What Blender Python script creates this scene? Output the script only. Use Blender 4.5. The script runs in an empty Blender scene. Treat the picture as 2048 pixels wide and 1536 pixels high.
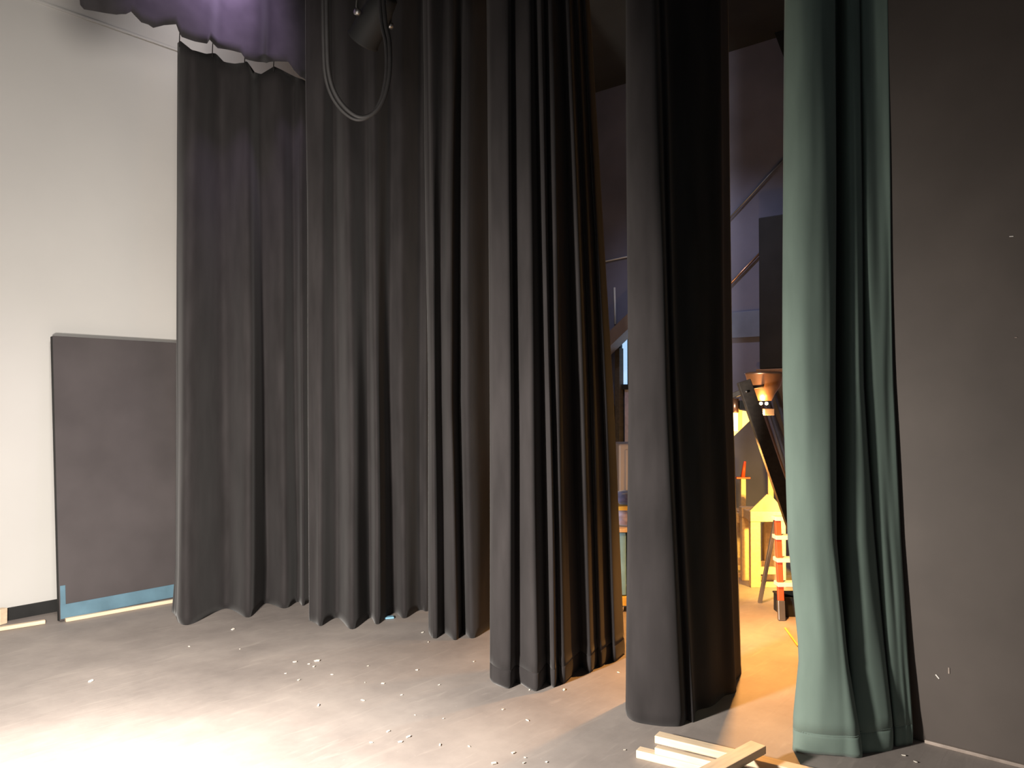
import bpy, bmesh, math, random
from mathutils import Vector, Matrix, noise
random.seed(7)
C = bpy.context.scene.collection
SC = bpy.context.scene

# ------------------------------------------------------------------ camera
F = 1567.0; YAW = math.radians(40.2); PITCH = math.atan(32.0/F); H = 1.6
FH = Vector((math.cos(YAW), math.sin(YAW), 0)); RT = Vector((math.sin(YAW), -math.cos(YAW), 0))
FW = FH*math.cos(PITCH) + Vector((0, 0, math.sin(PITCH))); UP = RT.cross(FW)
cam_d = bpy.data.cameras.new('camera'); cam = bpy.data.objects.new('camera', cam_d); C.objects.link(cam)
cam_d.sensor_width = 36.0; cam_d.sensor_fit = 'HORIZONTAL'; cam_d.lens = F/2048*36.0
cam_d.clip_start = 0.05; cam_d.clip_end = 60
cam.location = (0, 0, H)
cam.rotation_euler = Matrix((RT, UP, -FW)).transposed().to_euler()
SC.camera = cam
SC.view_settings.view_transform = 'Standard'; SC.view_settings.look = 'None'
SC.view_settings.gamma = 1; SC.view_settings.exposure = 0.0; SC.view_settings.use_curve_mapping = False

# ------------------------------------------------------------------ world and lamps
W = bpy.data.worlds.new('world'); SC.world = W; W.use_nodes = True
W.node_tree.nodes['Background'].inputs[0].default_value = (0.9, 0.95, 1.0, 1)
W.node_tree.nodes['Background'].inputs[1].default_value = 0.10

def lamp(name, kind, loc, energy, col, aim=None, size=0.1, cone=120, blend=1.0):
    d = bpy.data.lights.new(name, kind); o = bpy.data.objects.new(name, d); C.objects.link(o)
    o.location = loc; d.energy = energy; d.color = col
    if kind == 'SPOT':
        d.spot_size = math.radians(cone); d.spot_blend = blend; d.shadow_soft_size = size
    elif kind == 'AREA':
        d.size = size
    else:
        d.shadow_soft_size = size
    if aim is not None:
        o.rotation_euler = (Vector(aim)-Vector(loc)).to_track_quat('-Z', 'Y').to_euler()
    return o
lamp('floor_flood', 'SPOT', (0.45, 2.65, 1.15), 1330, (1.0, 0.92, 0.83), aim=(2.75, 3.65, -0.1), size=0.12, cone=165, blend=1.0)
lamp('overhead_flood', 'SPOT', (1.1, 2.5, 3.2), 350, (1.0, 0.92, 0.84), aim=(1.4, 6.0, 2.6), size=0.3, cone=130, blend=1.0)
lamp('purple_wash', 'SPOT', (2.62, 4.55, 4.85), 200, (0.78, 0.56, 1.0), aim=(2.70, 5.0, 4.6), size=0.15, cone=100, blend=1.0)  # unseen lamp, added to give the border the purple of a lens flare
lamp('cyc_gap_fill', 'SPOT', (3.3, 5.75, 5.0), 14, (1.0, 0.93, 0.95), aim=(3.5, 6.5, 4.5), size=0.05, cone=150, blend=1.0)  # added unseen source, brightens the white wall in the gap above the first curtain
lamp('wing_work_lamp', 'SPOT', (5.0, 2.2, 1.34), 300, (1.0, 0.44, 0.11), aim=(4.95, 1.92, 0.0), size=0.04, cone=158, blend=1.0)
lamp('wing_bulb_glow', 'POINT', (5.62, 2.37, 1.46), 30, (1.0, 0.55, 0.16), size=0.03)
lamp('wing_low_fill', 'SPOT', (6.0, 1.92, 0.92), 230, (1.0, 0.58, 0.10), aim=(6.47, 2.78, 0.52), size=0.05, cone=95, blend=1.0)  # added fill hidden behind the green curtain, brightens the timber stands
lamp('wing_cool_fill', 'SPOT', (5.8, 3.4, 4.9), 150, (0.76, 0.78, 1.0), aim=(7.8, 3.9, 0.8), size=0.08, cone=85, blend=1.0)  # added cool fill for the far wall, out of sight behind a black curtain

# ------------------------------------------------------------------ helpers
def at(u, v, d):
    """world point seen at photo coordinates (u, v) at horizontal distance d ahead of the camera"""
    r = FW*F + RT*(u-1024) - UP*(v-768)
    return Vector((0, 0, H)) + r*(d/r.dot(FH))
def xy(u, d, z):
    zc = d*math.cos(PITCH) + (z-H)*math.sin(PITCH)
    p = FH*d + RT*((u-1024)/F*zc)
    return Vector((p.x, p.y, z))
def floor_at(u, v, z=0.0):
    r = FW*F + RT*(u-1024) - UP*(v-768)
    return Vector((0, 0, H)) + r*((z-H)/r.z)
def on_y(u, v, Y):
    r = FW*F + RT*(u-1024) - UP*(v-768)
    return Vector((0, 0, H)) + r*(Y/r.y)
def on_x(u, v, X):
    r = FW*F + RT*(u-1024) - UP*(v-768)
    return Vector((0, 0, H)) + r*(X/r.x)

def mat(name, col, rough=0.6, var=0.12, scale=6.0, metal=0.0, sheen=0.0, spec=0.5, bump=0.0, emit=None, stretch=(1, 1, 1), col2=None):
    m = bpy.data.materials.new(name); m.use_nodes = True
    nt = m.node_tree; b = nt.nodes['Principled BSDF']; L = nt.links.new
    b.inputs['Roughness'].default_value = rough; b.inputs['Metallic'].default_value = metal
    b.inputs['Specular IOR Level'].default_value = spec
    if sheen:
        b.inputs['Sheen Weight'].default_value = sheen; b.inputs['Sheen Roughness'].default_value = 0.45
    tc = nt.nodes.new('ShaderNodeTexCoord'); mp = nt.nodes.new('ShaderNodeMapping'); mp.inputs['Scale'].default_value = stretch
    nz = nt.nodes.new('ShaderNodeTexNoise'); nz.inputs['Scale'].default_value = scale; nz.inputs['Detail'].default_value = 5
    rp = nt.nodes.new('ShaderNodeValToRGB')
    c2 = col2 or tuple(c*(1+var) for c in col)
    c1 = col if col2 else tuple(c*(1-var) for c in col)
    rp.color_ramp.elements[0].color = (*c1, 1); rp.color_ramp.elements[1].color = (*c2, 1)
    rp.color_ramp.elements[0].position = 0.3; rp.color_ramp.elements[1].position = 0.7
    L(tc.outputs['Object'], mp.inputs['Vector']); L(mp.outputs['Vector'], nz.inputs['Vector'])
    L(nz.outputs['Fac'], rp.inputs['Fac']); L(rp.outputs['Color'], b.inputs['Base Color'])
    if bump:
        bp = nt.nodes.new('ShaderNodeBump'); bp.inputs['Strength'].default_value = bump; bp.inputs['Distance'].default_value = 0.01
        L(nz.outputs['Fac'], bp.inputs['Height']); L(bp.outputs['Normal'], b.inputs['Normal'])
    if emit:
        b.inputs['Emission Color'].default_value = (*emit[0], 1); b.inputs['Emission Strength'].default_value = emit[1]
    return m

def new_obj(name, bm, m, parent=None, smooth=False):
    me = bpy.data.meshes.new(name); bm.normal_update(); bm.to_mesh(me); bm.free()
    o = bpy.data.objects.new(name, me); C.objects.link(o)
    if m: me.materials.append(m)
    if smooth:
        for p in me.polygons: p.use_smooth = True
    if parent: o.parent = parent; o.matrix_parent_inverse = Matrix.Translation(-parent.location)
    return o
def thing(name, loc, label, cat, group=None):
    o = bpy.data.objects.new(name, None); C.objects.link(o); o.location = loc; o.empty_display_size = 0.1
    return tag(o, label, cat, group)
def tag(o, label, cat, group=None):
    o['label'] = label; o['category'] = cat
    if group: o['group'] = group
    return o
def struct(o): o['kind'] = 'structure'; return o

def add_box(bm, c, d, rot=None, bev=0.0):
    r = bmesh.ops.create_cube(bm, size=1.0); vs = r['verts']
    bmesh.ops.scale(bm, vec=Vector(d), verts=vs)
    if bev:
        es = list({e for v in vs for e in v.link_edges})
        rr = bmesh.ops.bevel(bm, geom=es, offset=bev, segments=2, affect='EDGES', profile=0.5)
        vs = list({v for f in rr['faces'] for v in f.verts} | {v for v in vs if v.is_valid})
    M = Matrix.Translation(Vector(c)) @ (rot.to_4x4() if rot is not None else Matrix.Identity(4))
    bmesh.ops.transform(bm, matrix=M, verts=vs)
def frame(p0, p1, upv=Vector((0, 0, 1))):
    a = (Vector(p1)-Vector(p0)).normalized()
    s = upv.cross(a)
    if s.length < 1e-4: s = Vector((1, 0, 0)) if abs(a.z) > .9 else Vector((0, 0, 1)).cross(a)
    s.normalize(); n = a.cross(s)
    return Matrix((a, s, n)).transposed()
def add_bar(bm, p0, p1, w, h, bev=0.003, upv=Vector((0, 0, 1))):
    p0 = Vector(p0); p1 = Vector(p1)
    add_box(bm, (p0+p1)/2, ((p1-p0).length, w, h), frame(p0, p1, upv), bev)
def add_tube(bm, pts, r, seg=10, caps=True):
    pts = [Vector(p) for p in pts]; rings = []
    for i, p in enumerate(pts):
        a = (pts[min(i+1, len(pts)-1)]-pts[max(i-1, 0)]).normalized()
        s = a.cross(Vector((0.31, 0.17, 0.93)))
        if s.length < 1e-3: s = a.cross(Vector((1, 0, 0)))
        s.normalize(); n = a.cross(s)
        rr = r[i] if isinstance(r, (list, tuple)) else r
        rings.append([bm.verts.new(p+(s*math.cos(2*math.pi*k/seg)+n*math.sin(2*math.pi*k/seg))*rr) for k in range(seg)])
    for A, B in zip(rings, rings[1:]):
        for k in range(seg): bm.faces.new((A[k], A[(k+1) % seg], B[(k+1) % seg], B[k]))
    if caps:
        bm.faces.new(rings[0][::-1]); bm.faces.new(rings[-1])
    bmesh.ops.recalc_face_normals(bm, faces=bm.faces[:])
def box_obj(name, c, d, m, parent=None, rot=None, bev=0.004):
    bm = bmesh.new(); add_box(bm, c, d, rot, bev); return new_obj(name, bm, m, parent)
def bar_obj(name, p0, p1, w, h, m, parent=None, bev=0.004, upv=Vector((0, 0, 1))):
    bm = bmesh.new(); add_bar(bm, p0, p1, w, h, bev, upv); return new_obj(name, bm, m, parent)
def tube_obj(name, pts, r, m, parent=None, seg=10):
    bm = bmesh.new(); add_tube(bm, pts, r, seg); return new_obj(name, bm, m, parent, True)
def prism_obj(name, poly, off, m, parent=None):
    bm = bmesh.new(); off = Vector(off)
    a = [bm.verts.new(Vector(p)) for p in poly]; b = [bm.verts.new(Vector(p)+off) for p in poly]
    bm.faces.new(a); bm.faces.new(b[::-1])
    n = len(a)
    for i in range(n): bm.faces.new((a[i], b[i], b[(i+1) % n], a[(i+1) % n]))
    bmesh.ops.recalc_face_normals(bm, faces=bm.faces[:])
    return new_obj(name, bm, m, parent)

# ------------------------------------------------------------------ materials
M = {}
M['cyc'] = mat('white_wall_paint', (0.53, 0.52, 0.50), 0.7, 0.03, 1.2)
M['velour'] = mat('black_velour', (0.026, 0.0235, 0.024), 0.9, 0.22, 9, sheen=0.10, spec=0.1, stretch=(1, 1, .25))
M['border'] = mat('black_border_cloth', (0.03, 0.028, 0.03), 0.9, 0.2, 6, sheen=0.12, spec=0.1)
M['green'] = mat('green_velour', (0.15, 0.205, 0.178), 0.85, 0.12, 8, sheen=0.14, spec=0.15, stretch=(1, 1, .25))
M['blackpaint'] = mat('flat_black_paint', (0.072, 0.063, 0.064), 0.75, 0.14, 2.5, spec=0.25)
M['black'] = mat('matte_black', (0.018, 0.018, 0.018), 0.7, 0.2, 5, spec=0.3)
M['bluepaint'] = mat('blue_paint', (0.10, 0.19, 0.25), 0.7, 0.15, 8)
M['pine'] = mat('pale_pine', (0.76, 0.60, 0.42), 0.6, 0.12, 7, stretch=(1, 8, 8))
M['ply'] = mat('plywood', (0.62, 0.46, 0.27), 0.65, 0.15, 5, stretch=(1, 6, 1))
M['darkwood'] = mat('dark_stained_timber', (0.045, 0.035, 0.028), 0.7, 0.3, 6, stretch=(1, 6, 6))
M['steel'] = mat('dull_steel', (0.35, 0.34, 0.33), 0.4, 0.12, 8, metal=0.9)
M['darksteel'] = mat('dark_steel', (0.09, 0.085, 0.08), 0.5, 0.2, 8, metal=0.6)
M['cable'] = mat('grey_black_cable', (0.03, 0.028, 0.028), 0.6, 0.15, 20)
M['farwall'] = mat('blue_grey_wall_paint', (0.17, 0.17, 0.235), 0.8, 0.16, 1.8)
M['dark'] = mat('black_ceiling_paint', (0.03, 0.03, 0.028), 0.9, 0.2, 2)
M['chip'] = mat('off_white_scrap', (0.8, 0.75, 0.66), 0.7, 0.08, 30)
M['teal'] = mat('teal_paint', (0.20, 0.42, 0.58), 0.6, 0.2, 6)
M['yellow'] = mat('yellow_paint', (0.75, 0.50, 0.10), 0.5, 0.12, 6)
M['red'] = mat('red_fibreglass', (0.60, 0.085, 0.03), 0.45, 0.12, 10)
M['cloth'] = mat('lavender_cloth', (0.40, 0.36, 0.50), 0.9, 0.2, 14, sheen=0.2)
M['navy'] = mat('navy_cloth', (0.10, 0.10, 0.20), 0.9, 0.25, 14, sheen=0.2)
M['brown'] = mat('brown_cabinet', (0.16, 0.11, 0.085), 0.6, 0.15, 4)
M['white'] = mat('white_plastic', (0.72, 0.70, 0.66), 0.5, 0.06, 6)
M['rubber'] = mat('black_rubber', (0.02, 0.02, 0.02), 0.6, 0.2, 8)
M['copper'] = mat('copper_metal', (0.55, 0.30, 0.18), 0.35, 0.15, 8, metal=0.9)
M['bulb'] = mat('warm_bulb', (1, .8, .5), 0.3, 0.0, 1, emit=((1.0, 0.55, 0.16), 30.0))
M['daylight'] = mat('daylight_pane', (0.6, 0.8, 1.0), 0.2, 0.0, 1, emit=((0.40, 0.66, 0.98), 0.95))
M['stone'] = mat('side_wall_paint', (0.084, 0.070, 0.062), 0.62, 0.14, 2.2, spec=0.35, bump=0.05)
M['trimlight'] = mat('worn_trim', (0.34, 0.28, 0.24), 0.5, 0.3, 9)

def floor_material():
    m = bpy.data.materials.new('dusty_stage_floor'); m.use_nodes = True
    nt = m.node_tree; b = nt.nodes['Principled BSDF']; L = nt.links.new; N = nt.nodes.new
    tc = N('ShaderNodeTexCoord')
    big = N('ShaderNodeTexNoise'); big.inputs['Scale'].default_value = 1.3; big.inputs['Detail'].default_value = 7; big.inputs['Roughness'].default_value = .65
    r1 = N('ShaderNodeValToRGB'); r1.color_ramp.elements[0].color = (.235, .207, .192, 1); r1.color_ramp.elements[1].color = (.36, .318, .292, 1)
    r1.color_ramp.elements[0].position = .33; r1.color_ramp.elements[1].position = .66
    # long scuffs
    mp = N('ShaderNodeMapping'); mp.inputs['Rotation'].default_value = (0, 0, .5); mp.inputs['Scale'].default_value = (1.2, 9, 1)
    sc = N('ShaderNodeTexNoise'); sc.inputs['Scale'].default_value = 2.2; sc.inputs['Detail'].default_value = 8; sc.inputs['Distortion'].default_value = 1.2
    r2 = N('ShaderNodeValToRGB'); r2.color_ramp.elements[0].position = .58; r2.color_ramp.elements[1].position = .78
    r2.color_ramp.elements[0].color = (0, 0, 0, 1); r2.color_ramp.elements[1].color = (1, 1, 1, 1)
    mx = N('ShaderNodeMix'); mx.data_type = 'RGBA'; mx.inputs[7].default_value = (.45, .40, .36, 1)
    mul = N('ShaderNodeMath'); mul.operation = 'MULTIPLY'; mul.inputs[1].default_value = .4
    # fine dust specks
    sp = N('ShaderNodeTexNoise'); sp.inputs['Scale'].default_value = 42; sp.inputs['Detail'].default_value = 3
    r3 = N('ShaderNodeValToRGB'); r3.color_ramp.elements[0].position = .70; r3.color_ramp.elements[1].position = .78
    mul3 = N('ShaderNodeMath'); mul3.operation = 'MULTIPLY'; mul3.inputs[1].default_value = .35
    mx3 = N('ShaderNodeMix'); mx3.data_type = 'RGBA'; mx3.inputs[7].default_value = (.52, .48, .44, 1)
    # one worn seam between floor sheets
    sx = N('ShaderNodeSeparateXYZ'); L(tc.outputs['Object'], sx.inputs[0])
    wv = N('ShaderNodeMath'); wv.operation = 'MULTIPLY_ADD'; wv.inputs[1].default_value = .012
    L(sc.outputs['Fac'], wv.inputs[0]); L(sx.outputs[0], wv.inputs[2])
    sb = N('ShaderNodeMath'); sb.operation = 'SUBTRACT'; sb.inputs[1].default_value = SEAM
    ab = N('ShaderNodeMath'); ab.operation = 'ABSOLUTE'
    lt = N('ShaderNodeMath'); lt.operation = 'LESS_THAN'; lt.inputs[1].default_value = .0045
    gate = N('ShaderNodeMath'); gate.operation = 'MULTIPLY'
    mm = N('ShaderNodeMix'); mm.data_type = 'RGBA'; mm.inputs[7].default_value = (.14, .12, .108, 1)
    L(wv.outputs[0], sb.inputs[0]); L(sb.outputs[0], ab.inputs[0]); L(ab.outputs[0], lt.inputs[0])
    L(lt.outputs[0], gate.inputs[0]); L(big.outputs['Fac'], gate.inputs[1]); L(gate.outputs[0], mm.inputs[0])
    L(tc.outputs['Object'], big.inputs['Vector']); L(big.outputs['Fac'], r1.inputs['Fac'])
    L(tc.outputs['Object'], mp.inputs['Vector']); L(mp.outputs['Vector'], sc.inputs['Vector']); L(sc.outputs['Fac'], r2.inputs['Fac'])
    L(r2.outputs['Color'], mul.inputs[0]); L(mul.outputs[0], mx.inputs[0]); L(r1.outputs['Color'], mx.inputs[6])
    L(tc.outputs['Object'], sp.inputs['Vector']); L(sp.outputs['Fac'], r3.inputs['Fac']); L(r3.outputs['Color'], mul3.inputs[0])
    L(mul3.outputs[0], mx3.inputs[0]); L(mx.outputs[2], mx3.inputs[6])
    L(mx3.outputs[2], mm.inputs[6]); L(mm.outputs[2], b.inputs['Base Color'])
    b.inputs['Roughness'].default_value = .55; b.inputs['Specular IOR Level'].default_value = .3
    bp = N('ShaderNodeBump'); bp.inputs['Strength'].default_value = .15; bp.inputs['Distance'].default_value = .01
    L(sc.outputs['Fac'], bp.inputs['Height']); L(bp.outputs['Normal'], b.inputs['Normal'])
    return m
SEAM = floor_at(750, 1380).x-2.0+.006
M['floor'] = floor_material()

# ------------------------------------------------------------------ the room
YB = 6.5; XR = 4.07; XF = 7.8; ZC = 5.3
struct(box_obj('floor', (2.0, 2.0, -0.1), (14, 10, 0.2), M['floor'], bev=0))
struct(box_obj('ceiling', (2.0, 2.0, ZC+0.1), (14, 10, 0.2), M['dark'], bev=0))
struct(box_obj('wall_back', (2.0, YB+0.1, ZC/2), (14, 0.2, ZC), M['cyc'], bev=0))
struct(box_obj('baseboard_back', (0.0, YB-0.012, 0.045), (9.9, 0.024, 0.09), M['black'], bev=.003))
z_seam = on_y(355, 101, YB).z
struct(box_obj('trim_1', (0.0, YB-0.006, z_seam), (9.9, 0.012, 0.02), M['cyc'], bev=.003))
struct(box_obj('wall_right', (XR+0.11, -0.87, ZC/2), (0.22, 4.1, ZC), M['stone'], bev=.004))
struct(box_obj('baseboard_right', (XR-0.008, -0.99, 0.008), (0.016, 3.8, 0.016), M['trimlight'], bev=.003))
struct(box_obj('wall_far', (XF+0.1, 2.0, ZC/2), (0.2, 9.0, ZC), M['farwall'], bev=0))

# window in the far wall of the wing
wa = on_x(1243, 668, XF-0.03); wb = on_x(1300, 768, XF-0.03)
wf = bmesh.new()
y0, y1, zt, zb = wa.y, wb.y-0.25, wa.z, wb.z
for (ya, yb, za, zb_) in ((y0+.06, y0, zb-.06, zt+.06), (y1, y1-.06, zb-.06, zt+.06)):
    add_box(wf, (XF-.03, (ya+yb)/2, (za+zb_)/2), (.06, .06, zb_-za), None, .004)
for zz in (zt+.03, zb-.03): add_box(wf, (XF-.03, (y0+y1)/2, zz), (.06, abs(y0-y1), .06), None, .004)
add_box(wf, (XF-.02, y0-.085, (zt+zb)/2), (.025, .012, zt-zb), None, .002)
win = struct(new_obj('window_1', wf, M['black']))
box_obj('pane', (XF-.008, (y0+y1)/2, (zt+zb)/2), (.012, abs(y0-y1), zt-zb), M['daylight'], win, bev=0)

# ------------------------------------------------------------------ curtains
def cr(p0, p1, p2, p3, t):
    return 0.5*((2*p1)+(p2-p0)*t+(2*p0-5*p1+4*p2-p3)*t*t+(3*p1-p0-3*p2+p3)*t*t*t)
def resample(pts, n):
    out = []
    P = [pts[0]*2-pts[1]] + pts + [pts[-1]*2-pts[-2]]
    for i in range(1, len(P)-2):
        for k in range(n): out.append(cr(P[i-1], P[i], P[i+1], P[i+2], k/n))
    out.append(pts[-1]); return out
def folds(uL, uR, bands, base, amp, endd=(0, 0)):
    """fold lines across a drape: each band (a, b) is the side of a pleat that turns to the left"""
    def bd(u):
        for (ua, da), (ub, db) in zip(base, base[1:]):
            if u <= ub: return da+(db-da)*(u-ua)/(ub-ua)
        return base[-1][1]
    L = [(uL, bd(uL)+endd[0])]
    for i, bnd in enumerate(bands):
        a, b = bnd[0], bnd[1]; A = bnd[2] if len(bnd) > 2 else amp
        L.append((a, bd(a)+A*.5)); L.append((b, bd(b)-A*.5))
    L.append((uR, bd(uR)+endd[1]))
    return L
def drape(name, levels, m, z0=0.001, ztop=None, n=7, rows=44, hem=0.0, wob=0.012, seed=0, thick=0.006, label=None, cat='curtain', group=None, hem_bulge=0.004):
    """loft of fold lines: levels = [(z, [(u, d), ...]), ...] from the floor up; ztop may be a function of the position across (0..1)"""
    lv = [(z, resample([Vector((xy(u, d, z).x, xy(u, d, z).y)) for u, d in row], n)) for z, row in levels]
    nc = len(lv[0][1])
    def pos(i, z):
        if z <= lv[0][0]: a, b, t = lv[0], lv[1], 0.0
        else:
            for a, b in zip(lv, lv[1:]):
                if z <= b[0]: break
            t = (z-a[0])/(b[0]-a[0])
        p = a[1][i].lerp(b[1][i], t)
        s = i/nc
        q = Vector((s*9+seed*3.1, z*0.55, seed*7.7)); q2 = Vector((s*23+seed, z*1.4, 3.3+seed))
        k = wob*(noise.noise(q)+0.45*noise.noise(q2))
        k2 = wob*0.8*noise.noise(q+Vector((5, 9, 2)))
        p = p - FH.xy*k + RT.xy*k2
        if hem and z < hem*1.25:
            p = p - FH.xy*hem_bulge*math.sin(min(1, z/(hem*1.25))*math.pi)*(1+noise.noise(Vector((s*16, seed, 1))))
        return p
    def zt(i): return ztop(lv[-1][1][i]) if callable(ztop) else ztop
    def mesh(zs_fn, nm, parent=None):
        bm = bmesh.new(); g = []
        for i in range(nc):
            zz = zs_fn(i); g.append([bm.verts.new((*pos(i, z), z)) for z in zz])
        for i in range(nc-1):
            for j in range(len(g[0])-1): bm.faces.new((g[i][j], g[i+1][j], g[i+1][j+1], g[i][j+1]))
        o = new_obj(nm, bm, m, parent, True)
        so = o.modifiers.new('thickness', 'SOLIDIFY'); so.thickness = thick; so.offset = 0
        return o
    zs0 = hem-.008 if hem else z0
    o = mesh(lambda i: [zs0+(zt(i)-zs0)*(j/rows)**1.15 for j in range(rows+1)], name)
    if hem: mesh(lambda i: [z0+(hem-z0)*j/5 for j in range(6)], 'hem', o)
    if label: tag(o, label, cat, group)
    return o

GL = 'black side curtains of the stage'
# first curtain, hung by ties in front of the white wall
b1 = [(355, 5.72), (400, 5.68), (455, 5.93), (500, 5.93), (540, 6.13), (615, 6.2)]
lv1 = [(0.0, folds(345, 622, [(352, 376, .20), (450, 498, .26), (530, 568, .22), (594, 606, .12)], b1, .15, (.22, .05))),
       (0.35, folds(352, 622, [(356, 374, .20), (452, 500, .26), (532, 568, .22), (595, 606, .12)], b1, .15, (.20, .05))),
       (2.0, folds(354, 622, [(357, 380, .15), (447, 498, .20), (526, 564, .17), (589, 604, .10)], b1, .12, (.14, .05))),
       (4.4, folds(356, 622, [(359, 390, .06), (438, 490, .08), (520, 562, .06), (585, 602, .05)], b1, .06, (.06, .05)))]
top1 = [(355, 86), (362, 82), (385, 100), (412, 107), (425, 105), (431, 106), (447, 122), (470, 127), (486, 126), (491, 122), (507, 144), (522, 148), (540, 138), (548, 133), (575, 146), (600, 158), (640, 172)]
def ztop1(p):
    d = p.dot(FH.xy); u = 1024+F*p.dot(RT.xy)/(d*math.cos(PITCH)+(4.35-H)*math.sin(PITCH))
    v = top1[0][1] if u <= top1[0][0] else top1[-1][1]
    for (ua, va), (ub, vb) in zip(top1, top1[1:]):
        if ua < u <= ub: v = va+(vb-va)*(u-ua)/(ub-ua)
    return at(u, v, d).z
leg1 = drape('stage_curtain', lv1, M['velour'], ztop=ztop1, n=12, seed=1,
             label='black pleated stage curtain hung farthest back, covering the right side of the leaning black flat', group=GL)
for (u, va, vb) in ((358.5, 50, 88), (424.5, 84, 108), (489, 100, 127), (547, 112, 137)):
    d = 5.70+(6.2-5.72)*(u-355)/267
    p = at(u, vb, d); q = at(u, va, d); q.x, q.y = p.x, p.y; q.z = p.z+.22
    tube_obj('tie', [p-Vector((0, 0, .02)), (p+q)/2+Vector((.004, 0, 0)), q], .004, M['velour'], leg1, 6)

b2 = [(622, 5.6), (680, 5.66), (720, 5.62), (780, 5.8), (860, 6.02)]
lv2 = [(0.0, folds(620, 866, [(632, 642, .08), (676, 706, .27), (739, 757, .22), (788, 808, .20), (838, 854, .08)], b2, .16, (.12, .05))),
       (1.6, folds(618, 866, [(628, 642, .06), (674, 702, .23), (734, 754, .18), (780, 803, .16), (836, 852, .06)], b2, .14, (.10, .05))),
       (4.9, folds(611, 866, [(622, 650, .06), (664, 690, .08), (728, 748, .06), (780, 806, .05), (840, 852, .05)], b2, .07, (.06, .05)))]
drape('stage_curtain', lv2, M['velour'], ztop=4.8, n=10, seed=2,
      label='black pleated stage curtain second from the white wall, bright fold down its middle', group=GL)

b3 = [(858, 5.3), (890, 5.32), (950, 5.4), (1010, 5.72)]
lv3 = [(0.0, folds(858, 1012, [(864, 872, .03), (889, 911, .19), (925, 946, .19), (988, 998, .0)], b3, .16, (.12, .0))),
       (1.6, folds(856, 1012, [(864, 870, .03), (882, 900, .17), (917, 936, .17), (982, 998, .0)], b3, .16, (.12, .0))),
       (4.9, folds(846, 1012, [(851, 862, .08), (888, 905, .08), (925, 940, .06), (975, 1000, .04)], b3, .08, (.10, .0)))]
drape('stage_curtain', lv3, M['velour'], ztop=4.8, n=10, seed=3,
      label='narrow black stage curtain in the middle of the row, two thin lit pleats', group=GL)

b4 = [(980, 4.42), (1030, 4.41), (1074, 4.40), (1120, 4.5), (1180, 4.7), (1246, 4.93)]
lv4 = [(0.0, folds(981, 1248, [(990, 1020, .07), (1034, 1072, .13), (1093, 1108, .15), (1114, 1128, .14), (1160, 1182, .15), (1196, 1202, .10), (1222, 1228, .09)], b4, .13, (.10, .04))),
       (1.6, folds(979, 1226, [(990, 1019, .07), (1030, 1064, .12), (1082, 1098, .12), (1104, 1118, .12), (1147, 1166, .12), (1180, 1187, .08), (1206, 1212, .07)], b4, .11, (.10, .04))),
       (4.9, folds(970, 1160, [(980, 1012, .05), (1022, 1054, .07), (1062, 1074, .06), (1082, 1094, .06), (1112, 1124, .05), (1136, 1142, .05), (1150, 1154, .04)], b4, .06, (.06, .02)))]
drape('stage_curtain', lv4, M['velour'], ztop=4.8, n=8, seed=4, hem=.11, hem_bulge=.018,
      label='black stage curtain flaring at its hem, many thin pleats, in front of the teal cart', group=GL)

b5 = [(1255, 3.99), (1320, 3.88), (1385, 3.92), (1480, 4.46)]
lv5 = [(0.0, [(1262, 4.22), (1253, 4.06), (1266, 3.94), (1320, 3.875), (1362, 3.88), (1372, 3.95), (1386, 3.93), (1392, 4.06), (1420, 4.12), (1445, 4.26), (1470, 4.33), (1466, 4.44), (1482, 4.62)]),
       (1.6, [(1266, 4.22), (1258, 4.06), (1268, 3.95), (1305, 3.89), (1334, 3.89), (1342, 3.98), (1352, 3.97), (1360, 4.06), (1395, 4.12), (1420, 4.22), (1446, 4.28), (1450, 4.38), (1464, 4.56)]),
       (4.9, [(1262, 4.15), (1249, 4.06), (1258, 3.98), (1276, 3.93), (1296, 3.93), (1303, 4.00), (1312, 4.02), (1322, 4.08), (1360, 4.12), (1400, 4.2), (1430, 4.28), (1440, 4.34), (1450, 4.46)])]
drape('stage_curtain', lv5, M['velour'], ztop=4.8, n=9, seed=5, wob=.008,
      label='black stage curtain nearest the green curtain, broad smooth face and pitch black side', group=GL)

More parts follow.
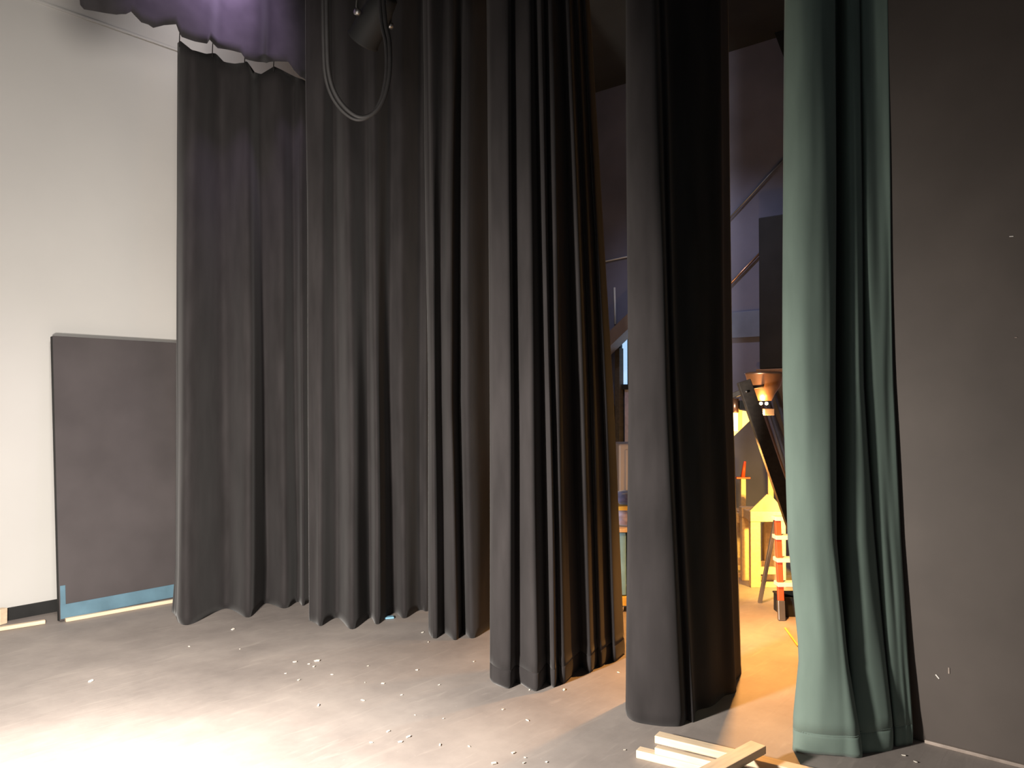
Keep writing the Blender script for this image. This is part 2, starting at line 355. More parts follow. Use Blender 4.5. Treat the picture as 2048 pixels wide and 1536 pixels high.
lvg = [(0.0, [(1600, 3.95), (1588, 3.68), (1592, 3.60), (1640, 3.57), (1690, 3.545), (1723, 3.55), (1706, 3.68), (1714, 3.593), (1745, 3.588), (1780, 3.613), (1786, 3.712), (1793, 3.652), (1808, 3.662), (1824, 3.68)]),
       (0.12, [(1600, 3.95), (1587, 3.68), (1592, 3.61), (1640, 3.55), (1690, 3.53), (1716, 3.56), (1700, 3.70), (1710, 3.598), (1742, 3.598), (1778, 3.618), (1784, 3.722), (1791, 3.652), (1808, 3.667), (1823, 3.685)]),
       (0.42, [(1610, 3.95), (1598, 3.70), (1603, 3.63), (1640, 3.575), (1680, 3.57), (1692, 3.61), (1686, 3.76), (1700, 3.648), (1730, 3.638), (1764, 3.658), (1771, 3.762), (1778, 3.682), (1796, 3.692), (1813, 3.71)]),
       (0.95, [(1584, 3.95), (1574, 3.72), (1580, 3.65), (1618, 3.60), (1658, 3.58), (1671, 3.63), (1668, 3.84), (1690, 3.688), (1714, 3.658), (1744, 3.688), (1751, 3.792), (1758, 3.712), (1780, 3.722), (1801, 3.735)]),
       (1.7, [(1576, 3.95), (1566, 3.74), (1572, 3.67), (1610, 3.62), (1652, 3.62), (1668, 3.68), (1670, 3.88), (1692, 3.738), (1706, 3.708), (1722, 3.728), (1729, 3.832), (1736, 3.752), (1764, 3.752), (1788, 3.755)]),
       (4.9, [(1580, 3.9), (1571, 3.76), (1578, 3.70), (1600, 3.66), (1630, 3.68), (1664, 3.76), (1672, 3.88), (1686, 3.82), (1692, 3.80), (1704, 3.80), (1712, 3.83), (1722, 3.82), (1734, 3.84), (1762, 3.80)])]
drape('green_stage_curtain', lvg, M['green'], z0=.001, ztop=4.8, n=9, seed=6, hem=.10, hem_bulge=.007, wob=.013, thick=.007,
      label='green stage curtain gathered against the dark right-hand wall')

# overhead border
YBD = 5.02
bpx = [(155, -10), (157, 8), (163, 16), (200, 23), (235, 30), (258, 30), (270, 25), (280, 36), (290, 47), (303, 51), (312, 57), (330, 51), (350, 48), (354, 60), (360, 72), (385, 80), (408, 85), (415, 77), (428, 88), (441, 98), (462, 102), (482, 106), (488, 117), (515, 122), (540, 128), (558, 124), (574, 122), (582, 138), (592, 150), (612, 160), (660, 176), (720, 198), (860, 240)]
def border():
    P = [on_y(u, v, YBD) for u, v in bpx]
    bm = bmesh.new(); cols = []
    for (a, b) in zip(P, P[1:]):
        k = 4
        for i in range(k): cols.append(a.lerp(b, i/k))
    g = []
    for c in cols:
        col = []; k0 = .05*math.sin(c.x*13+1.3*math.sin(c.x*4)); zb0 = H+(c.z-H)*(YBD-k0)/YBD
        for j in range(19):
            t = j/18; z = zb0+(5.22-zb0)*t
            k = .05*math.sin(c.x*13+1.3*math.sin(c.x*4))*(1-.6*t) + .02*noise.noise(Vector((c.x*6, z*1.5, 4)))
            col.append(bm.verts.new((c.x, YBD-k, z)))
        g.append(col)
    for A, B in zip(g, g[1:]):
        for j in range(18): bm.faces.new((A[j], B[j], B[j+1], A[j+1]))
    o = new_obj('border_curtain', bm, M['border'], None, True)
    so = o.modifiers.new('thickness', 'SOLIDIFY'); so.thickness = .006; so.offset = 0
    return tag(o, 'black overhead border curtain with a wavy lower edge, washed in purple light', 'curtain')
border()

# pipes the drapes hang from
def batten(p0, p1, z, label):
    p0 = Vector((p0.x, p0.y, z)); p1 = Vector((p1.x, p1.y, z))
    t = thing('curtain_batten', p0, label, 'pipe', 'curtain pipes under the ceiling')
    tube_obj('pipe', [p0, p1], .024, M['darksteel'], t)
    for f in (.15, .85):
        q = p0.lerp(p1, f); tube_obj('hanger', [q, Vector((q.x, q.y, ZC))], .006, M['darksteel'], t, 6)
batten(xy(350, 5.76, 4), xy(640, 6.22, 4), 4.70, 'dark steel curtain pipe above the curtain farthest back')
batten(xy(605, 5.6, 4), xy(870, 6.0, 4), 4.86, 'dark steel curtain pipe above the second black curtain')
batten(xy(842, 5.3, 4), xy(1015, 5.58, 4), 4.86, 'dark steel curtain pipe above the narrow black curtain')
batten(xy(965, 4.42, 4), xy(1170, 4.75, 4), 4.86, 'dark steel curtain pipe above the flaring black curtain')
batten(xy(1245, 4.0, 4), xy(1455, 4.35, 4), 4.86, 'dark steel curtain pipe above the smooth black curtain')
batten(xy(1566, 3.74, 4), xy(1766, 3.90, 4), 4.86, 'dark steel curtain pipe above the green curtain')

# ------------------------------------------------------------------ leaning flat and boards at the back wall
fa = Vector((2.235, 6.11, 0)); wdt = 1.24; lean = .20; hgt = on_y(116, 673, 6.31).z
ft = thing('scenery_flat', (2.235, 6.11, 0), 'tall black painted scenery flat leaning on the white wall, blue strip along its foot', 'panel')
sl = Vector((0, lean, hgt)).normalized(); fl_len = Vector((0, lean, hgt)).length
nrm = Vector((0, -sl.z, sl.y))
RF = Matrix((Vector((1, 0, 0)), sl, -nrm)).transposed()
if RF.determinant() < 0: RF = Matrix((Vector((1, 0, 0)), sl, nrm)).transposed()
ctr = fa + Vector((wdt/2, 0, 0)) + sl*(fl_len/2) + Vector((0, .045, .006))
bm = bmesh.new(); add_box(bm, ctr-Vector((0, .0, 0)), (wdt, fl_len, .012), RF, .002); new_obj('face_panel', bm, M['blackpaint'], ft)
bm = bmesh.new()
for sx in (-1, 1): add_box(bm, ctr-nrm*.0255+Vector((sx*(wdt/2-.032), 0, 0)), (.064, fl_len, .038), RF, .002)
for sy in (-1, 0, 1): add_box(bm, ctr-nrm*.0255+sl*sy*(fl_len/2-.032), (wdt-.13, .064, .038), RF, .002)
new_obj('timber_frame', bm, M['black'], ft)
bm = bmesh.new(); add_box(bm, ctr+nrm*.009-sl*(fl_len/2-.064), (wdt-.006, .10, .006), RF, .001)
o = new_obj('base_strip', bm, M['bluepaint'], ft); o['label'] = 'blue strip'
bm = bmesh.new(); add_box(bm, ctr+nrm*.008-sl*(fl_len/2-.18)-Vector((wdt/2-.022, 0, 0)), (.035, .14, .004), RF, .001)
o = new_obj('corner_patch', bm, M['bluepaint'], ft); o['label'] = 'small blue grey patch'

def board(p0, p1, w, h, label, m='pine', name='timber_board', z=None, group=None):
    p0 = Vector(p0); p1 = Vector(p1); c = (p0+p1)/2
    bm = bmesh.new(); L_ = (p1-p0).length
    add_box(bm, (0, 0, 0), (L_, w, h), None, .003)
    o = new_obj(name, bm, M[m]); o.location = c; o.rotation_euler = frame(p0, p1).to_euler()
    return tag(o, label, 'board', group)
board(floor_at(131, 1240, .014), floor_at(372, 1197, .014), .03, .026, 'thin pale timber strip lying along the foot of the black flat')
board(floor_at(-60, 1267, .014), floor_at(90, 1243, .014), .035, .026, 'short pale timber strip on the floor before the white wall')
pb = floor_at(2, 1248)
tag(box_obj('timber_block', (pb.x, pb.y, .055), (.06, .05, .11), M['pine'], rot=Matrix.Rotation(.4, 3, 'Z')), 'small pale timber offcut standing at the foot of the white wall', 'block')

# boards on the floor at the bottom of the view
def lie(u0, v0, u1, v1, w, h, z, label):
    return board(floor_at(u0, v0, z+h/2), floor_at(u1, v1, z+h/2), w, h, label)
lie(1314, 1474, 1640, 1553, .062, .035, 0, 'long pale timber board on the floor, the one nearest the green curtain')
lie(1276, 1504, 1530, 1566, .05, .035, 0, 'pale timber board jutting farthest left of the pile')
lie(1312, 1499, 1500, 1546, .035, .03, .036, 'short pale timber offcut lying lengthwise on top of the pile')
lie(1392, 1562, 1517, 1494, .075, .035, .068, 'pale timber offcut lying crosswise on top of the pile')

# ------------------------------------------------------------------ scraps on the floor
chips = [(590, 1324, 10), (618, 1328, 6), (628, 1333, 9), (634, 1322, 12), (571, 1347, 5), (598, 1360, 9), (664, 1349, 6), (637, 1411, 9), (726, 1401, 9), (766, 1367, 8), (803, 1390, 5), (878, 1370, 6),
         (948, 1323, 6), (887, 1437, 5), (776, 1463, 8), (742, 1485, 7), (801, 1484, 10), (817, 1474, 11), (880, 1490, 8), (938, 1493, 6), (1027, 1506, 10), (1050, 1515, 6), (1048, 1526, 8), (988, 1527, 13), (1249, 1500, 7),
         (1237, 1345, 6), (1006, 1419, 7), (1128, 1380, 9), (1093, 1524, 6), (1059, 1380, 6), (1055, 1441, 8), (378, 1293, 5), (480, 1298, 4), (845, 1265, 6), (857, 1284, 6), (730, 1365, 4), (830, 1430, 4), (736, 1332, 6), (834, 1340, 6)]
special = [(466, 1259, 9, 'white paper scrap on the floor just in front of the curtain farthest back'),
           (181, 1363, 12, 'lone white paper scrap on the bright floor at the left')]
def chip_mesh(i):
    bm = bmesh.new(); n = random.choice((4, 5))
    L_ = 1.0; w = random.uniform(.35, .7)
    base = [(L_*.5*math.cos(2*math.pi*k/n+.5)*random.uniform(.8, 1.1), w*.5*math.sin(2*math.pi*k/n+.5)*random.uniform(.8, 1.2)) for k in range(n)]
    top = [bm.verts.new((x, y, .16+.14*x)) for x, y in base]; bot = [bm.verts.new((x, y, 0.0 + max(0, .14*x))) for x, y in base]
    bm.faces.new(top); bm.faces.new(bot[::-1])
    for k in range(n): bm.faces.new((top[k], bot[k], bot[(k+1) % n], top[(k+1) % n]))
    bmesh.ops.recalc_face_normals(bm, faces=bm.faces[:])
    return bm
def chip(u, v, s, label, group=None):
    p = floor_at(u, v, .002); d = p.dot(FH)
    o = new_obj('paper_scrap', chip_mesh(0), M['chip']); k = s*1.15*d/F
    o.location = p; o.scale = (k, k, k*.8); o.rotation_euler = (0, 0, random.uniform(0, 6.28))
    return tag(o, label, 'scrap', group)
for u, v, s in chips: chip(u, v, s, 'tiny off-white paper scrap on the dusty floor in front of the curtains', 'paper scraps scattered on the floor')
for u, v, s, l in special: chip(u, v, s, l)
p = floor_at(776, 1234, .01)
bm = bmesh.new(); add_box(bm, (0, 0, .006), (.085, .05, .012), None, .004)
o = new_obj('cloth_scrap', bm, M['teal']); o.location = (p.x, p.y, .001); o.rotation_euler = (0, 0, -.6)
tag(o, 'small pale blue scrap under the hem of the second black curtain', 'scrap')
def wall_mark(u, v, L_, w, ang, label, col='white'):
    q = on_x(u, v, XR); bm = bmesh.new(); add_box(bm, (0, 0, 0), (.004, L_, w), None, .001)
    o = new_obj('tape_fleck', bm, M[col]); o.location = (XR-.002, q.y, q.z); o.rotation_euler = (ang, 0, 0)
    tag(o, label, 'tape')
wall_mark(1875, 1353, .022, .006, .85, 'small white tape fleck low on the dark wall beside the green curtain')
wall_mark(1898, 1341, .006, .028, .0, 'faint grey fleck just right of the white fleck low on the dark wall', 'trimlight')
wall_mark(2023, 473, .016, .004, .05, 'tiny white fleck high on the dark right-hand wall')
wall_mark(2032, 675, .010, .003, .05, 'faint tiny fleck on the dark wall at mid height', 'trimlight')
for u, v, s in ((1808, 1511, 8), (1831, 1524, 9)): chip(u, v, s, 'tiny off-white paper scrap on the floor at the foot of the dark right-hand wall', 'paper scraps by the dark wall')

# ------------------------------------------------------------------ overhead lighting bar, lantern and cable loop
def lantern():
    c = at(748, 38, 4.75)
    zb = 4.22
    bar0 = at(560, -60, 4.6); bar1 = at(960, -60, 5.0)
    t = thing('lighting_bar', (bar0.x, bar0.y, zb), 'dark lighting pipe just above the view holding the stage lantern', 'pipe')
    tube_obj('pipe', [Vector((bar0.x, bar0.y, zb)), Vector((bar1.x, bar1.y, zb))], .024, M['darksteel'], t)
    for f in (.1, .9):
        q = Vector((bar0.x, bar0.y, zb)).lerp(Vector((bar1.x, bar1.y, zb)), f)
        tube_obj('hanger', [q, Vector((q.x, q.y, ZC))], .006, M['darksteel'], t, 6)
    t = thing('stage_lantern', (c.x, c.y, c.z-.12), 'dark stage lantern hanging from the lighting pipe, above the cable loop', 'lamp')
    ax = (RT*-.55 + FH*.55 + Vector((0, 0, -.62))).normalized()
    bm = bmesh.new()
    add_tube(bm, [c-ax*.17, c-ax*.16, c-ax*.06, c+ax*.02, c+ax*.14, c+ax*.15], [.05, .075, .085, .095, .098, .105], 22)
    new_obj('body', bm, M['black'], t, True)
    tube_obj('lens', [c+ax*.151, c+ax*.156], .082, M['steel'], t, 22)
    side = ax.cross(Vector((0, 0, 1))).normalized()
    top = Vector((c.x, c.y, zb-.03))
    bm = bmesh.new()
    for s in (-1, 1):
        add_tube(bm, [c+side*.10*s, c+side*.125*s+Vector((0, 0, .03)), c+side*.125*s+Vector((0, 0, .17)), Vector((c.x, c.y, c.z+.20))], .008, 8)
    new_obj('yoke', bm, M['darksteel'], t, True)
    tube_obj('clamp', [Vector((c.x, c.y, c.z+.18)), Vector((c.x, c.y, zb-.026))], .022, M['steel'], t, 10)
    for s in (-1, 1): tube_obj('knob', [c+side*.105*s, c+side*.135*s], .02, M['steel'], t, 10)
    bm = bmesh.new()
    for a in range(4):
        pass
    bm.free()
    bm = bmesh.new(); add_box(bm, c-ax*.20, (.07, .07, .06), frame(c, c+ax), .006); new_obj('lamp_cap', bm, M['black'], t)
lantern()
def loop_pts(off, dz):
    P = [(652, -40), (653, 20), (654, 80), (657, 140), (668, 182), (690, 215), (718, 234), (745, 228), (766, 200), (777, 160), (780, 120), (778, 80), (770, 40), (764, -40)]
    V = [at(u+off, v+dz, 4.0+.05*i/13) for i, (u, v) in enumerate(P)]
    return resample(V, 6)
bmc = bmesh.new(); add_tube(bmc, loop_pts(0, 0), .012, 10); 
ob = new_obj('cable_loop', bmc, M['cable'], None, True); tag(ob, 'grey cable hanging in a long loop below the lighting pipe', 'cable')
bmc = bmesh.new(); add_tube(bmc, loop_pts(-7, 5), .009, 10); new_obj('second_strand', bmc, M['cable'], ob, True)

# ------------------------------------------------------------------ the wing behind the curtains
# work lamp on a leaning timber
wl = thing('work_lamp', (5.7, 1.9, 0), 'metal work lamp on a dark leaning timber, seen between the black and green curtains', 'lamp')
s0 = at(1487, 762, 5.1); s1 = at(1674, 1307, 4.95)
s1 = Vector((s1.x, s1.y, .02))
bar_obj('boom', s1, s0, .085, .05, M['darkwood'], wl, upv=-FH)
hc = at(1529, 772, 5.85)
bm = bmesh.new()
add_tube(bm, [hc+Vector((0, 0, -.11)), hc+Vector((0, 0, -.06)), hc+Vector((0, 0, .0)), hc+Vector((0, 0, .085)), hc+Vector((0, 0, .095)), hc+Vector((0, 0, .105))], [.05, .075, .115, .138, .145, .12], 24)
o = new_obj('hood', bm, M['copper'], wl, True); o['label'] = 'copper brown hood'
blk = at(1537, 824, 5.85)
box_obj('mounting_block', blk, (.05, .075, .05), M['brown'], wl, rot=Matrix.Rotation(YAW, 3, 'Z'))
for u in (1522, 1533):
    q = at(u, 807, 5.77); bm = bmesh.new(); bmesh.ops.create_icosphere(bm, subdivisions=2, radius=.012); bmesh.ops.translate(bm, verts=bm.verts, vec=q)
    new_obj('bulb', bm, M['bulb'], wl, True)
tube_obj('bolt', [at(1493, 783, 5.08), at(1493, 783, 5.05)], .008, M['steel'], wl, 8)
tube_obj('bracket', [at(1497, 775, 5.14), hc], .012, M['darksteel'], wl, 8)

M['glow'] = mat('glowing_shade', (1, .8, .4), .5, 0, 1, emit=((1.0, .52, .06), 2.2))
M['hot'] = mat('hot_tube', (1, .9, .6), .5, 0, 1, emit=((1.0, .74, .30), 3.2))
o = prism_obj('glowing_shade', [at(1470, 818, 5.26), at(1500, 824, 5.26), at(1501, 840, 5.26), at(1468, 872, 5.26)], FH*.05, M['glow'], wl); o['label'] = 'glowing yellow shade'
o = tube_obj('tube', [at(1471, 826, 5.23), at(1471, 862, 5.23)], .016, M['hot'], wl, 12); o['label'] = 'white hot lamp tube'
tube_obj('stem', [at(1471, 797, 5.24), at(1471, 825, 5.24)], .022, M['copper'], wl, 10)
bar_obj('cross_arm', at(1458, 794, 5.24), at(1500, 778, 5.16), .03, .035, M['darkwood'], wl)
box_obj('ballast', at(1486, 810, 5.26), (.05, .06, .06), M['black'], wl, rot=Matrix.Rotation(YAW, 3, 'Z'))
# dark loft duct and bracket at the far wall
dl = at(1545, 745, 7.2)
t = thing('black_duct', (XF-.2, dl.y, 1.9), 'black vertical duct on the far wall above the work lamp', 'duct')
q0 = on_x(1521, 600, XF-.3); q1 = on_x(1600, 600, XF-.3)
zt_, zb_ = 3.4, on_x(1540, 738, XF-.3).z
bm = bmesh.new(); add_box(bm, (XF-.19, (q0.y+q1.y)/2, (zt_+zb_)/2), (.30, abs(q0.y-q1.y), zt_-zb_), None, .01); new_obj('shaft', bm, M['black'], t)
bm = bmesh.new(); add_box(bm, (XF-.19, (q0.y+q1.y)/2, zb_-.02), (.34, abs(q0.y-q1.y)+.05, .04), None, .005); new_obj('flange', bm, M['copper'], t)
# blue board
q0 = on_x(1440, 626, XF-.05); q1 = on_x(1519, 673, XF-.05)
tag(box_obj('notice_board', (XF-.02, (q0.y+q1.y)/2, (q0.z+q1.z)/2), (.04, abs(q0.y-q1.y), abs(q0.z-q1.z)), mat('blue_board', (.16, .19, .27), .6), bev=.004), 'flat blue grey board on the far wall above the work lamp', 'board')
# rods across the wing under the ceiling
def rod(u0, v0, u1, v1, d0, d1, r, m, label):
    a = at(u0, v0, d0); b = at(u1, v1, d1)
    o = tube_obj('brace_pipe', [a, b], r, M[m]); tag(o, label, 'pipe')
def to_wall(u, v, X=XF): return on_x(u, v, X)
for (u0, v0, u1, v1, r, m, l) in ((1400, 501, 1640, 240, .010, 'steel', 'thin slanting steel pipe on the far wall, upper of two'),
                                 (1410, 620, 1519, 507, .012, 'copper', 'short slanting copper pipe on the far wall, lower of two')):
    tag(tube_obj('brace_pipe', [on_x(u0, v0, XF-.03), on_x(u1, v1, XF-.03)], r, M[m]), l, 'pipe')
tag(bar_obj('ceiling_joist', on_x(1525, -40, XF-.06), on_x(1590, 130, XF-.06), .12, .12, M['black']), 'black slanting joist on the far wall at the top beside the green curtain', 'joist')
# beam and pale panel seen in the left gap
tag(bar_obj('timber_brace', on_x(1180, 725, XF-.22), on_x(1300, 610, XF-.22), .14, .20, M['brown'], upv=Vector((1, 0, 0))), 'brown slanting timber brace above the bright window', 'beam')
q0 = on_x(1233, 690, XF-.06); q1 = on_x(1243, 886, XF-.06)
tag(box_obj('door_post', (XF-.05, (q0.y+q1.y)/2, q0.z/2-.02), (.10, abs(q0.y-q1.y), q0.z-.04), M['darkwood']), 'dark timber post standing left of the bright window', 'post')
q0 = on_x(1247, 778, XF-.06); q1 = on_x(1290, 885, XF-.06)
tag(box_obj('pale_panel', (XF-.02, (q0.y+q1.y)/2, (q0.z)/2), (.04, abs(q0.y-q1.y), q0.z), M['cloth'], bev=.004), 'pale lavender panel standing below the bright window', 'panel')
tag(tube_obj('pipe_stub', [on_x(1224, 812, XF-.03), on_x(1224, 862, XF-.03)], .03, M['copper']), 'short copper pipe on the far wall beside the flaring curtain', 'pipe')
tag(tube_obj('conduit', [on_x(1229, 575, XF-.015), on_x(1231, 648, XF-.015)], .012, M['white']), 'thin white vertical conduit on the far wall above the brown brace', 'pipe')
tag(tube_obj('conduit', [on_x(1190, 527, XF-.015), on_x(1262, 512, XF-.015)], .009, M['white']), 'thin pale horizontal conduit high on the far wall in the narrow gap', 'pipe')

# brown cabinet
cb = at(1250, 925, 7.0)
t = thing('cabinet', (cb.x, cb.y, 0), 'brown cabinet behind the teal cart', 'cabinet')
q0 = at(1237, 888, 6.9); wid = .5
cc = q0 + RT*wid/2 + FH*.2
RZ = Matrix.Rotation(YAW-math.pi/2, 3, 'Z')
box_obj('carcass', (cc.x, cc.y, q0.z/2), (wid, .4, q0.z), M['brown'], t, rot=RZ, bev=.02)
dd = cc - FH*.207; box_obj('door', (dd.x+RT.x*.02, dd.y+RT.y*.02, q0.z/2), (wid-.08, .014, q0.z-.10), M['brown'], t, rot=RZ)
kk = dd - FH*.015 + RT*.15; tube_obj('handle', [Vector((kk.x, kk.y, q0.z*.55)), Vector((kk.x, kk.y, q0.z*.72))], .008, M['steel'], t, 8)

# teal cart with things on it
cd = 5.95; cpx = cd/F
base = at(1236, 1225, cd); zf = lambda v: H-(v-800)*cpx
t = thing('cart', Vector((base.x, base.y, 0)), 'teal sided cart on casters seen between the two foremost black curtains', 'cart')
cw, cdp = .56, .34
cen = at(1232, 1100, cd).xy; cen = Vector((cen.x, cen.y, 0)) + RT*cw/2 + FH*cdp/2
ztop_c = zf(1062); zsh = zf(1190)
bm = bmesh.new()
for k in range(7):
    q = cen - FH*(cdp/2) + RT*(-cw/2+.04+k*.08)
    add_box(bm, (q.x, q.y, (ztop_c+zsh)/2+.01*(k % 2)), (.068, .02, ztop_c-zsh-.02), RZ, .004)
new_obj('side_panel', bm, M['teal'], t)
bm = bmesh.new()
for k in range(7):
    q = cen + FH*(cdp/2) + RT*(-cw/2+.04+k*.08)
    add_box(bm, (q.x, q.y, (ztop_c+zsh)/2), (.068, .02, ztop_c-zsh-.02), RZ, .004)
for s in (-1, 1):
    q = cen + RT*s*(cw/2-.012); add_box(bm, (q.x, q.y, (ztop_c+zsh)/2), (.02, cdp-.03, ztop_c-zsh-.02), RZ, .004)
new_obj('back_panel', bm, M['teal'], t)
box_obj('base', (cen.x, cen.y, zsh-.035), (cw+.02, cdp+.04, .07), M['yellow'], t, rot=RZ)
box_obj('top', (cen.x, cen.y, ztop_c+.012), (cw+.06, cdp+.08, .026), M['pine'], t, rot=RZ)
for sx in (-1, 1):
    for sy in (-1, 1):
        q = cen + RT*sx*(cw/2-.04) + FH*sy*(cdp/2-.02)
        w_ = tube_obj('caster', [q+Vector((0, 0, .036))-RT*.014, q+Vector((0, 0, .036))+RT*.014], .034, M['white'], t, 14)
        tube_obj('tyre', [q+Vector((0, 0, .036))-RT*.009, q+Vector((0, 0, .036))+RT*.009], .0355, M['rubber'], w_, 14)
def bundle(name, c, rx, ry, rz, m, label, cat, seed):
    bm = bmesh.new(); bmesh.ops.create_icosphere(bm, subdivisions=4, radius=1)
    for v in bm.verts:
        n = noise.noise(v.co*1.8+Vector((seed, 0, 0)))*.22+noise.noise(v.co*5+Vector((0, seed, 0)))*.08
        v.co *= (1+n); v.co.x *= rx; v.co.y *= ry; v.co.z = max(-1.0, min(v.co.z*1.05, 1.1))*rz
    bmesh.ops.rotate(bm, matrix=RZ, verts=bm.verts); bmesh.ops.translate(bm, verts=bm.verts, vec=c)
    return tag(new_obj(name, bm, M[m], None, True), label, cat)
zt0 = ztop_c+.026
q = cen - RT*.16 - FH*.06
bundle('cloth_bundle', Vector((q.x, q.y, zt0+.062)), .13, .11, .062, 'cloth', 'crumpled lavender cloth bundle on top of the teal cart', 'cloth', 2.0)
box_obj2 = box_obj('wooden_tray', (q.x, q.y, zt0+.148), (.30, .24, .03), M['yellow'], rot=RZ)
tag(box_obj2, 'orange wooden tray resting on the lavender cloth bundle', 'tray')
bundle('cloth_bundle', Vector((q.x+.01, q.y, zt0+.215)), .13, .11, .05, 'navy', 'dark navy cloth bundle on the orange tray', 'cloth', 5.0)
q2 = q + RT*.05 - FH*.02
o = board(Vector((q2.x, q2.y, zt0+.295))-RT*.03, Vector((q2.x, q2.y, zt0+.33))+RT*.30, .05, .03, 'orange timber offcut lying tilted on the navy cloth bundle', m='yellow')

# timber work frames lit by the lamp and the added low fill
def work_frame(uL, vB, d, w, dep, zt, name_label, group, gusset, pw=.085):
    o0 = at(uL, vB, d); o0 = Vector((o0.x, o0.y, 0))
    t = thing('timber_frame_stand', o0, name_label, 'stand', group)
    for a in (0, 1):
        for b in (0, 1):
            q = o0 + RT*(pw/2+a*(w-pw)) + FH*(pw/2+b*(dep-pw))
            box_obj('post', (q.x, q.y, (zt-.09)/2), (pw, pw*.7, zt-.09), M['pine'], t, rot=RZ)
    for b in (0, 1):
        q = o0 + RT*w/2 + FH*(pw/2+b*(dep-pw)); box_obj('top_rail', (q.x, q.y, zt-.045), (w+.01, pw, .088), M['pine'], t, rot=RZ)
        box_obj('lower_rail', (q.x, q.y, .14), (w-2*pw, .04, .06), M['pine'], t, rot=RZ)
        box_obj('foot_rail', (q.x, q.y, .02), (w-2*pw, .05, .04), M['pine'], t, rot=RZ)
    for a in (0, 1):
        q = o0 + RT*(pw/2+a*(w-pw)) + FH*dep/2; box_obj('side_rail', (q.x, q.y, zt-.05), (pw*.8, dep-2*pw, .075), M['pine'], t, rot=RZ)
    if gusset:
        q = o0 + FH*.03
        prism_obj('gusset', [q+RT*.0+Vector((0, 0, zt)), q+RT*.30+Vector((0, 0, zt)), q+RT*.175+Vector((0, 0, zt+.14)), q+RT*.145+Vector((0, 0, zt+.14))], FH*.018, M['ply'], t)
    return t
GF = 'timber stands behind the curtains'
work_frame(1503, 1174, 6.70, .30, .34, H-(1022-800)*6.7/F, 'bright lit timber stand with a triangular plywood gusset on top', GF, True)
work_frame(1464, 1155, 7.09, .165, .34, H-(1025-800)*7.09/F, 'slim timber stand half hidden by the pitch black curtain', GF, False, .045)
# post with orange tool on second stand
q = at(1486, 1025, 7.2); zb2 = H-(1025-800)*7.09/F+.001
t = thing('clamp_post', Vector((q.x, q.y, zb2)), 'timber post with an orange handled clamp, standing on the half hidden stand', 'clamp')
za_ = zb2; zt2 = H-(957-800)*7.2/F
box_obj('post', (q.x, q.y, (za_+zt2)/2+.001), (.045, .045, zt2-za_-.002), M['pine'], t, rot=RZ)
box_obj('jaw', (q.x, q.y, zt2+.008), (.13, .05, .016), M['red'], t, rot=RZ)
tube_obj('handle', [Vector((q.x, q.y, zt2+.016))+RT*.0, Vector((q.x, q.y, zt2+.16))+RT*.02], [.02, .012], M['red'], t, 10)
# upright board behind the lit stand
q = at(1541, 1000, 7.15)
tag(box_obj('upright_board', (q.x, q.y, .48), (.05, .03, .96), M['pine'], rot=RZ), 'narrow upright board behind the bright lit stand', 'board')
# plywood sheets stored inside / behind the stand
for k, (u, dd_, h_, l) in enumerate(((1552, 7.25, .42, 'short plywood offcut standing behind the lit stand, nearer the red stool'), (1531, 7.3, .46, 'short plywood offcut standing behind the lit stand, beside its post'))):
    q = at(u, 1100, dd_); tag(box_obj('plywood_offcut', (q.x, q.y, h_/2), (.06, .02, h_), M['ply'], rot=RZ), l, 'board')
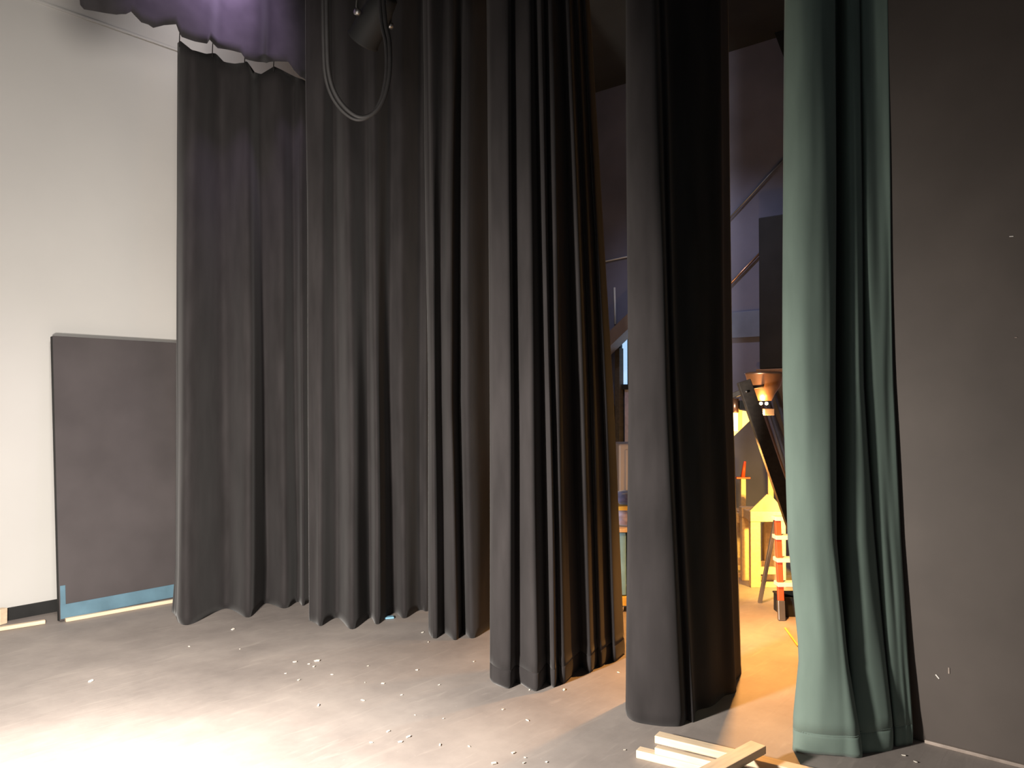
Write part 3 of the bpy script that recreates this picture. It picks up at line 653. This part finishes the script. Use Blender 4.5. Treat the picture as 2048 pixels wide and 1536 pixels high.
# leaning poles
for k, (u0, v0, u1, v1, m, l) in enumerate(((1519, 800, 1640, 1180, 'copper', 'copper pole leaning on the far wall, leftmost of three beside the green curtain'),
                                     (1535, 800, 1656, 1184, 'steel', 'steel pole leaning on the far wall, middle of three beside the green curtain'),
                                     (1550, 780, 1675, 1188, 'steel', 'steel pole leaning on the far wall, nearest the green curtain'))):
    a = on_x(u0, v0, XF-.03); b = floor_at(u1, v1, .02)
    # carry on upwards to where the pole meets the wall
    tag(tube_obj('leaning_pole', [b, a], .024, M[m]), l, 'pole')
# red step stool
sd = 5.72; spx = sd/F
o0 = at(1557, 1238, sd); o0 = Vector((o0.x, o0.y, 0))
t = thing('step_stool', o0, 'red step stool with white treads half hidden behind the green curtain', 'stool')
w_ = .32; hh = .72
for a in (0, 1):
    p0 = o0 + RT*(.022+a*(w_-.044)); p1 = p0 + FH*.16 + RT*(.03*(1-2*a)) + Vector((0, 0, hh))
    f0 = p0.lerp(p1, .19)
    bar_obj('rail', f0, p1, .044, .028, M['red'], t, upv=-FH)
    o = bar_obj('foot', p0+Vector((0, 0, .0)), f0, .05, .034, M['steel'], t, upv=-FH); o['label'] = 'silver foot'
    r0 = p0 + FH*.50; bar_obj('rear_leg', r0, p1+FH*.03, .03, .025, M['steel'], t, upv=-FH)
for z in (.25, .42, .58, .715):
    f = z/hh; q = o0 + RT*w_/2 + FH*(.16*f+.015)
    o = box_obj('tread', (q.x, q.y, z), (w_-.06*f+.01, .095, .03), M['white'], t, rot=RZ); o['label'] = 'white tread'
q = floor_at(1598, 1243)
t = thing('storage_crate', (q.x, q.y, 0), 'black crate on the floor under the red step stool', 'crate')
q = o0 + RT*.19 + FH*.2
bm = bmesh.new()
for s in (-1, 1):
    z_ = q + RT*s*.12; add_box(bm, (z_.x, z_.y, .065), (.012, .20, .13), RZ, .003)
    z_ = q + FH*s*.10; add_box(bm, (z_.x, z_.y, .065), (.24, .012, .13), RZ, .003)
add_box(bm, (q.x, q.y, .006), (.24, .2, .012), RZ, .002)
new_obj('crate_body', bm, M['black'], t)
bm = bmesh.new()
for s in (-1, 1):
    z_ = q + RT*s*.12; add_box(bm, (z_.x, z_.y, .135), (.022, .22, .012), RZ, .003)
    z_ = q + FH*s*.10; add_box(bm, (z_.x, z_.y, .135), (.26, .022, .012), RZ, .003)
new_obj('rim', bm, M['black'], t)
board(floor_at(1570, 1256, .006), floor_at(1596, 1292, .006), .012, .01, 'thin yellow stick on the floor beside the green curtain', m='yellow', name='wooden_stick')
